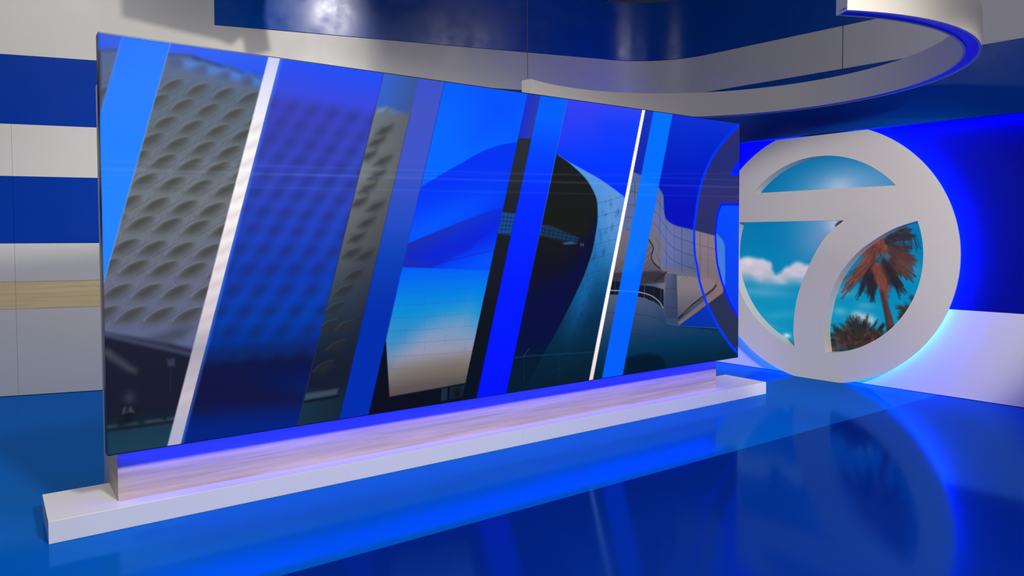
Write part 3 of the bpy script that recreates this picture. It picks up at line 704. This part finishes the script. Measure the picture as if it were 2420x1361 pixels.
# ------------------------------------------------------------------ round numeral emblem
EC_S, EC_Z, ER, EI = 1.354, 1.3195, 1.341, 1.0287
EF = .15                                           # front face distance from the wall
emb = empty('numeral_emblem', 'giant white round emblem with a cut-out numeral 7 on the blue right wall', 'emblem', (pw(EC_S, .1).x, pw(EC_S, .1).y, 0))
einv = Matrix.Translation(-emb.location)
def circ(r, a0, a1, n): return [(EC_S+r*math.cos(a0+(a1-a0)*k/n), EC_Z+r*math.sin(a0+(a1-a0)*k/n)) for k in range(n+1)]
ztop_l, ztop_r = 2.556, 2.552
def outer_outline(r):
    zt = 2.566; ab = math.asin((0.001-EC_Z)/r) if r > EC_Z else None
    at_ = math.asin(min(1, (zt-EC_Z)/r)) if r > zt-EC_Z else None
    if ab is None: ab = -math.pi/2
    if at_ is None: at_ = math.pi/2
    right = circ(r, ab, at_, 96)
    left = circ(r, math.pi-at_, math.pi-ab, 96)
    return right+left
def holes(gr=0):
    r = EI+gr
    at_ = math.asin((1.998-gr-EC_Z)/r); top = circ(r, at_, math.pi-at_, 48)
    zb_ = 1.675+gr
    stemL = [(1.623, 1.672), (1.447, 1.523), (1.321, 1.337), (1.218, 1.122), (1.14, .916), (1.095, .696), (1.083, .49), (1.098, .325)]
    stemR = [(2.335, 1.655), (2.119, 1.583), (1.926, 1.47), (1.752, 1.332), (1.587, 1.12), (1.488, .889), (1.435, .642), (1.423, .483), (1.443, .302)]
    sl = smooth_curve(stemL, 6)
    aL0 = math.pi-math.asin((zb_-EC_Z)/r); pB = sl[-1]; aB = math.atan2(pB[1]-EC_Z, pB[0]-EC_S)+2*math.pi
    ll = circ(r, aL0, aB, 40)+sl[::-1]
    sr = smooth_curve(stemR, 6)
    p0, p1 = sr[0], sr[-1]
    b0 = math.atan2(p1[1]-EC_Z, p1[0]-EC_S); b1 = math.atan2(p0[1]-EC_Z, p0[0]-EC_S)
    rt = circ(r, b0, b1, 48)+sr
    return [top, ll, rt]
def plate(name, outer, hs, o0, o1, m):
    cu = bpy.data.curves.new(name, 'CURVE'); cu.dimensions = '2D'; cu.fill_mode = 'BOTH'; cu.extrude = (o1-o0)/2
    for P in [outer]+hs:
        Q = []
        for p in P:
            if not Q or math.hypot(p[0]-Q[-1][0], p[1]-Q[-1][1]) > 1e-4: Q.append(p)
        if math.hypot(Q[0][0]-Q[-1][0], Q[0][1]-Q[-1][1]) < 1e-4: Q.pop()
        sp = cu.splines.new('POLY'); sp.points.add(len(Q)-1); sp.use_cyclic_u = True
        for q, p in zip(sp.points, Q): q.co = (p[0], p[1], 0, 1)
    tmp = bpy.data.objects.new('tmp', cu); C.objects.link(tmp)
    me = bpy.data.meshes.new_from_object(tmp.evaluated_get(bpy.context.evaluated_depsgraph_get()))
    bpy.data.objects.remove(tmp); bpy.data.curves.remove(cu)
    mid = (o0+o1)/2
    for v in me.vertices:
        p = pw(v.co.x, mid+v.co.z); z = v.co.y
        v.co = (p.x, p.y, z)
    me.name = name; me.materials.clear()
    bm = bmesh.new(); bm.from_mesh(me); bmesh.ops.remove_doubles(bm, verts=bm.verts[:], dist=1e-5); bmesh.ops.recalc_face_normals(bm, faces=bm.faces[:]); bm.to_mesh(me); bm.free()
    me.set_sharp_from_angle(angle=math.radians(30))
    for p in me.polygons: p.use_smooth = True
    o = link(name, me, m, emb); o.matrix_parent_inverse = einv
    return o
plate('face_plate', outer_outline(ER), holes(), EF-.018, EF, M_whitepaint)
# deep body behind the face, its outer edge set back so the halo light can escape
plate('body', outer_outline(ER-.10), holes(0), .012, EF-.0185, M_whitepaint)
# halo strip: thin LED tape round the set-back body
def halo_part(a0, a1):
    r1, r2 = ER-.095, ER-.085
    n = 90
    bm = bmesh.new(); R = []
    for k in range(n+1):
        a = a0+(a1-a0)*k/n
        row = []
        for (r, oo) in ((r1, .022), (r2, .022), (r2, .05), (r1, .05)):
            p = pw(EC_S+r*math.cos(a), oo); row.append(bm.verts.new((p.x, p.y, EC_Z+r*math.sin(a))))
        R.append(row)
    for k in range(n):
        for j in range(4): bm.faces.new((R[k][j], R[k][(j+1) % 4], R[k+1][(j+1) % 4], R[k+1][j]))
    bm.faces.new(R[0]); bm.faces.new(R[-1][::-1])
    o = from_bm('halo_light', bm, M_led_halo, emb); o.matrix_parent_inverse = einv
halo_part(-1.40, 1.33); halo_part(math.pi-1.33, math.pi+1.40)

# picture behind the cut-outs: blue sky, clouds and palms
PO = .006
def wuv(x, y):
    d = ray(x, y); P0 = pw(0, PO)
    t = (P0.x*WN.x+P0.y*WN.y)/(d.x*WN.x+d.y*WN.y)
    return ((d.x*t-P0.x)*WU.x+(d.y*t-P0.y)*WU.y, EYE+d.z*t)
def paint_sky(U, V):
    P = Paint(U, V, wuv); P.T = V/2.6; g = P.grad; rng = np.random.RandomState(7)
    P.over(np.ones(U.shape), g([(.1, (10, 148, 190)), (.25, (8, 148, 194)), (.4, (2, 136, 186)), (.55, (0, 124, 180)), (.7, (0, 118, 176)), (.9, (0, 108, 166))]))
    # sun glow near the top of the numeral
    P.over(P.blob(1990, 470, .55, .36), (168, 186, 220), .85)
    P.over(P.blob(2060, 430, .50, .22), (110, 156, 206), .55)
    P.over(P.blob(1985, 440, .16, .10), (178, 194, 224), .7)
    P.over(P.blob(1950, 560, .38, .26, .5), (120, 150, 200), .75)
    P.over(P.blob(1985, 530, .16, .12), (214, 202, 226), .8)
    # cloud bank
    topc = [(1700, 622), (1735, 614), (1749, 612), (1763, 607), (1777, 608), (1791, 611), (1803, 612), (1813, 617), (1820, 620), (1824, 627), (1825, 635), (1829, 644), (1835, 649), (1841, 646), (1847, 642), (1853, 636), (1860, 631), (1867, 629), (1874, 623), (1885, 619), (1895, 622), (1904, 626), (1912, 627), (1930, 634), (1950, 640)]
    topc = [(x, y+rng.uniform(-.6, .6)) for x, y in smooth_curve(topc, 5)]
    cl = P.poly(topc+[(1950, 760), (1700, 760)], .035)
    tx = [wuv(x, y) for x, y in ((1735, 652), (1770, 658), (1810, 668), (1850, 668), (1890, 664), (1930, 662))]
    lo = np.interp(U, [p[0] for p in tx], [p[1] for p in tx])
    cl = cl*np.clip((V-lo+.10)/.17, 0, 1)**1.3
    P.over(cl, g([(.40, (186, 186, 208)), (.44, (208, 194, 212)), (.50, (228, 214, 226))]), .95)
    for k in range(46):
        x = rng.uniform(1740, 1925); y = rng.uniform(618, 672)
        P.over(P.blob(x, y, rng.uniform(.04, .09), rng.uniform(.025, .05))*cl, (238, 226, 234) if rng.rand() < .5 else (190, 184, 206), .3)
    P.over(P.blob(1800, 690, .40, .07), (130, 178, 212), .5)
    P.over(P.blob(1840, 745, .3, .05, .2), (90, 170, 206), .4); P.over(P.blob(1810, 765, .2, .03, -.2), (110, 180, 210), .4)
    P.over(P.blob(1860, 793, .05, .03), (225, 235, 240), .9)
    # clouds in the right opening
    for (x, y, rx, ry, a) in ((2040, 752, .09, .06, .9), (2025, 745, .06, .05, .8), (2058, 757, .06, .05, .8), (1985, 735, .08, .05, .4), (2045, 722, .10, .04, .3), (1990, 690, .2, .06, .3), (2150, 640, .2, .1, .2)):
        P.over(P.blob(x, y, rx, ry), (190, 205, 224), a)
    # palm trunk
    P.over(P.poly([(2078, 683), (2092, 683), (2100, 720), (2112, 760), (2120, 800), (2098, 800), (2094, 760), (2086, 720)], .012), (86, 58, 60))
    P.over(P.poly([(2078, 683), (2086, 683), (2095, 730), (2104, 790), (2097, 795), (2090, 740)], .012), (62, 44, 50), .6)
    # fronds as fans of tapering strokes; (base, tip, half width px, colour)
    def frond(b, t, w, col, n=15, droop=6, dens=1.0):
        bx, by = b; tx, ty = t; L = math.hypot(tx-bx, ty-by); nx, ny = -(ty-by)/L, (tx-bx)/L
        outline = [b]
        k = 9
        up = [(bx+(tx-bx)*i/k+nx*w*math.sin(math.pi*min(1, i/k*1.05+.06))**.7, by+(ty-by)*i/k+ny*w*math.sin(math.pi*min(1, i/k*1.05+.06))**.7) for i in range(1, k)]
        dn = [(bx+(tx-bx)*i/k-nx*w*math.sin(math.pi*min(1, i/k*1.05+.06))**.7, by+(ty-by)*i/k-ny*w*math.sin(math.pi*min(1, i/k*1.05+.06))**.7) for i in range(1, k)]
        P.over(P.poly([b]+up+[t]+dn[::-1], .034), col, .9*dens)
        for i in range(int(n*1.6)):
            f = rng.uniform(.0, .85); sd = rng.uniform(-1, 1); ww = w*sd*.75*math.sin(math.pi*min(1, f*.9+.1))
            px, py = bx+(tx-bx)*f+nx*ww, by+(ty-by)*f+ny*ww
            ln = L*rng.uniform(.15, .34)
            ex = px+(tx-bx)/L*ln+nx*sd*w*.45; ey = py+(ty-by)/L*ln+ny*sd*w*.45+rng.uniform(0, droop)*.7
            c = np.clip(np.array(col)*rng.uniform(.6, 1.4), 0, 255)
            P.over(P.line([(px, py), (ex, ey)], rng.uniform(.004, .009), .014), c, .6)
    DK, RD, BR = (40, 38, 50), (124, 66, 58), (92, 58, 58)
    frond((2076, 600), (2004, 668), 15, RD, 26, 10); frond((2078, 604), (1990, 690), 9, (110, 64, 62), 18, 10)
    frond((2080, 605), (2032, 690), 10, DK, 18); frond((2062, 630), (2062, 708), 11, DK, 22)
    frond((2078, 640), (2050, 690), 8, (50, 44, 54), 12)
    frond((2075, 560), (2040, 612), 20, (110, 62, 56), 30); frond((2086, 560), (2100, 610), 20, RD, 30)
    frond((2066, 620), (2098, 690), 16, (128, 66, 58), 30); frond((2084, 610), (2130, 688), 15, (44, 42, 54), 34)
    frond((2090, 606), (2110, 660), 12, (52, 46, 54), 20)
    frond((2096, 596), (2152, 655), 17, (70, 50, 54), 34); frond((2104, 590), (2162, 620), 17, BR, 36); frond((2100, 582), (2150, 590), 14, (64, 54, 58), 26)
    frond((2082, 585), (2060, 560), 14, (120, 62, 54), 20); frond((2092, 575), (2130, 548), 11, (46, 48, 60), 26)
    frond((2106, 560), (2160, 556), 9, (54, 50, 58), 24); frond((2120, 549), (2152, 545), 8, (60, 52, 58), 16)
    for k in range(16):
        x = 2125+k*2.6; P.over(P.line([(x, 555+rng.uniform(-4, 8)), (x+rng.uniform(0, 14), 585+rng.uniform(0, 10))], .004, .008), (46, 52, 64), .7)
    for P_, col, a_ in (([(2060, 642), (2068, 650), (2068, 690), (2062, 710), (2055, 690), (2052, 660)], (34, 34, 46), .8), ([(2046, 650), (2050, 656), (2040, 672), (2046, 692), (2036, 684), (2032, 664)], (36, 36, 48), .8),
                        ([(2090, 618), (2112, 640), (2132, 690), (2120, 684), (2098, 662), (2084, 634)], (38, 36, 48), .85), ([(2104, 584), (2132, 588), (2160, 612), (2164, 630), (2136, 626), (2110, 606)], (84, 56, 54), .55),
                        ([(2112, 610), (2140, 622), (2154, 654), (2136, 650), (2116, 634)], (104, 66, 58), .5), ([(2110, 556), (2136, 546), (2162, 558), (2150, 566), (2124, 568)], (44, 46, 58), .7),
                        ([(2066, 628), (2086, 622), (2100, 660), (2098, 690), (2082, 682), (2070, 660)], (122, 66, 58), .6), ([(2096, 596), (2106, 606), (2098, 616), (2090, 608)], (60, 140, 190), .6), ([(2074, 604), (2082, 612), (2078, 622), (2072, 616)], (60, 140, 190), .6)):
        P.over(P.poly(P_, .03), col, a_)
    # second palm lower right
    for (a, b) in (((2152, 740), (2118, 722)), ((2152, 742), (2126, 740)), ((2155, 738), (2140, 716)), ((2152, 746), (2124, 752))): frond(a, b, 6, (58, 52, 46), 12)
    frond((2175, 722), (2156, 700), 8, (40, 40, 44), 12)
    frond((2100, 782), (2130, 776), 9, (30, 30, 32), 8)
    # bushy palm at the bottom
    for k in range(34):
        a = rng.uniform(-3.0, -.1); L = rng.uniform(30, 66); bx, by = rng.uniform(2000, 2058), rng.uniform(800, 822)
        frond((bx, by), (bx+math.cos(a)*L*1.05, by+math.sin(a)*L), rng.uniform(3, 6), tuple(np.array((66, 54, 48))*rng.uniform(.6, 1.3)), 9)
    for k in range(10):
        x = 2018+k*3; frond((2022+k*2, 800), (2006+k*6, 745+abs(k-3)*5), 3, (44, 44, 44), 6)
    P.over(P.poly([(1962, 800), (2000, 782), (2060, 782), (2110, 792), (2120, 840), (1960, 850)], .05), (58, 46, 44), .75)
    P.over(P.blob(2095, 805, .12, .07), (20, 18, 24), .85)
    for k in range(60):
        x, y = rng.uniform(1965, 2090), rng.uniform(785, 835)
        P.over(P.blob(x, y, .012, .03, rng.uniform(-.8, .8)), (120, 72, 66) if rng.rand() < .55 else (34, 32, 34), .6)
    # small dark tuft at the numeral's inner corner
    frond((1994, 521), (1977, 531), 4, (70, 50, 76), 10)
    return P.img
us2 = np.linspace(EC_S-EI-.03, EC_S+EI+.03, 460); vs2 = np.linspace(EC_Z-EI-.03, EC_Z+EI+.03, 460)
M_sky = col_mat('backlit_sky_picture', .6, .08, .92)
def w3(U, V):
    P0 = pw(0, PO+.004)
    return np.stack([P0.x+U*WU.x, P0.y+U*WU.y, V], -1)
o = grid_mesh('backdrop_picture', us2, vs2, w3, paint_sky, M_sky, emb, lambda U, V: (U-EC_S)**2+(V-EC_Z)**2 < (EI+.03)**2); o.matrix_parent_inverse = einv

# ------------------------------------------------------------------ hanging curved ring
RC = Vector((4.90, 3.985)); RI, RO, RZ0, RZ1 = 1.795, 1.905, 2.80, 3.053
ra0, ra1 = math.radians(-117.3), math.radians(108.2)
ring = empty('hanging_ring', 'white C-shaped hanging ring with blue underside suspended above the screen', 'light fixture', (RC.x, RC.y, RZ0))
rinv = Matrix.Translation(-ring.location)
def arc(r, a=ra0, b=ra1, n=120): return [RC+r*Vector((math.cos(a+(b-a)*k/n), math.sin(a+(b-a)*k/n))) for k in range(n+1)]
WT = .016
def rp(name, r1, r2, z0, z1, m, a=ra0, b=ra1, sm=True):
    o = ribbon_solid(name, arc(r1, a, b), arc(r2, a, b), z0, z1, m, ring, sm); o.matrix_parent_inverse = rinv; return o
rp('inner_fascia', RI, RI+WT, RZ0, RZ1, M_whitepaint)
rp('outer_fascia', RO-WT, RO, RZ0, RZ1, M_whitepaint)
rp('top_board', RI+WT, RO-WT, RZ1-.02, RZ1-.001, M_whitepaint)
rp('light_diffuser', RI+WT+.0003, RO-WT-.0003, RZ0+.012, RZ0+.02, M_led_ring)
da = .012/RI
for (a, b) in ((ra0, ra0+da), (ra1-da, ra1)):
    o = ribbon_solid('end_cap', arc(RI+WT, a, b, 2), arc(RO-WT, a, b, 2), RZ0+.0005, RZ1-.02, M_whitepaint, ring); o.matrix_parent_inverse = rinv
def cable(p):
    o = tube('suspension_cable', (p.x, p.y, RZ1+.02), (p.x, p.y, 5.7), .0035, M_steel, ring); o.matrix_parent_inverse = rinv
    f = tube('ferrule', (p.x, p.y, RZ1-.004), (p.x, p.y, RZ1+.045), .008, M_ferrule, o)
    f.matrix_parent_inverse = rinv
rm = (RI+RO)/2
cable(RC+rm*Vector((math.cos(ra1-.012), math.sin(ra1-.012))))
d = ray(1977, 178); t = (RZ1-EYE)/d.z; pc = Vector((d.x*t, d.y*t))-RC
cable(RC+pc.normalized()*rm)
cable(RC+rm*Vector((math.cos(ra0+.25), math.sin(ra0+.25))))

# ------------------------------------------------------------------ lights
def look(o, tgt):
    dv = Vector(tgt)-o.location; o.rotation_euler = dv.to_track_quat('-Z', 'Y').to_euler()
def spot(name, loc, tgt, power, ang, blend=.4, rad=.12, col=(1, .95, .88)):
    l = bpy.data.lights.new(name, 'SPOT'); l.energy = power; l.spot_size = math.radians(ang); l.spot_blend = blend; l.shadow_soft_size = rad; l.color = col
    o = bpy.data.objects.new(name, l); C.objects.link(o); o.location = loc; look(o, tgt); return o
def area(name, loc, tgt, power, sx, sy, col=(1, .96, .9)):
    l = bpy.data.lights.new(name, 'AREA'); l.energy = power; l.shape = 'RECTANGLE'; l.size = sx; l.size_y = sy; l.color = col
    o = bpy.data.objects.new(name, l); C.objects.link(o); o.location = loc; look(o, tgt); return o
spot('stage_spot', (2.23, 2.76, 5.4), (.6, 8.2, 3.15), 455, 64, .35, .09)
spot('stage_spot', (-1.2, 3.2, 5.3), (-.3, 8.6, 1.5), 42, 52, .6, .15)
spot('key_spot', (1.8, -2.2, 4.5), (2.6, 4.2, .3), 1600, 62, .6, .30)
spot('emblem_spot', (2.4, -1.2, 3.0), (7.12, 3.95, 1.02), 1080, 29, .4, .12, (1, .93, .83))
area('studio_softlight', (4.4, .6, 5.4), (6.9, 4.2, 1.3), 40, 1.6, 1.0)
area('studio_softlight', (-.8, 5.2, 5.5), (-.6, 5.6, 0), 90, 1.4, 1.4)
area('studio_softlight', (2.0, .8, 5.5), (2.2, 1.6, 0), 22, 1.6, 1.2)

# black flag added out of view, cut to throw the shadow high on the back wall
LP = Vector((2.23, 2.76, 5.4)); FT = .72
def wall_hit(x, y):
    d = ray(x, y); t = DD/(d.x*cT+d.y*sT); return Vector((d.x*t, d.y*t, EYE+d.z*t))
fl = [LP+(wall_hit(x, y)-LP)*FT for x, y in ((283, -150), (290, 38), (345, 52), (400, 66), (455, 79), (510, 91), (548, 106), (572, 86), (584, 135), (640, 120), (625, 40), (640, -150))]
bm = bmesh.new()
f0 = [bm.verts.new(p) for p in fl]; f1 = [bm.verts.new(p+Vector((cT, sT, 0))*-.012) for p in fl]
bm.faces.new(f0); bm.faces.new(f1[::-1])
for k in range(len(fl)): bm.faces.new((f0[k], f0[(k+1) % len(fl)], f1[(k+1) % len(fl)], f1[k]))
o = from_bm('added_shadow_flag', bm, M_black)
tag(o, 'black flag added out of view to cast the shadow high on the back wall', 'lighting flag')

w = bpy.data.worlds.new('studio_dark'); bpy.context.scene.world = w; w.use_nodes = True
w.node_tree.nodes['Background'].inputs['Color'].default_value = (.012, .016, .03, 1)
w.node_tree.nodes['Background'].inputs['Strength'].default_value = 1.0

sc = bpy.context.scene
sc.view_settings.view_transform = 'Standard'; sc.view_settings.look = 'None'
sc.view_settings.exposure = 0; sc.view_settings.gamma = 1; sc.view_settings.use_curve_mapping = False
sc.cycles.use_denoising = True
sc.cycles.sample_clamp_indirect = 8
sc.cycles.max_bounces = 8
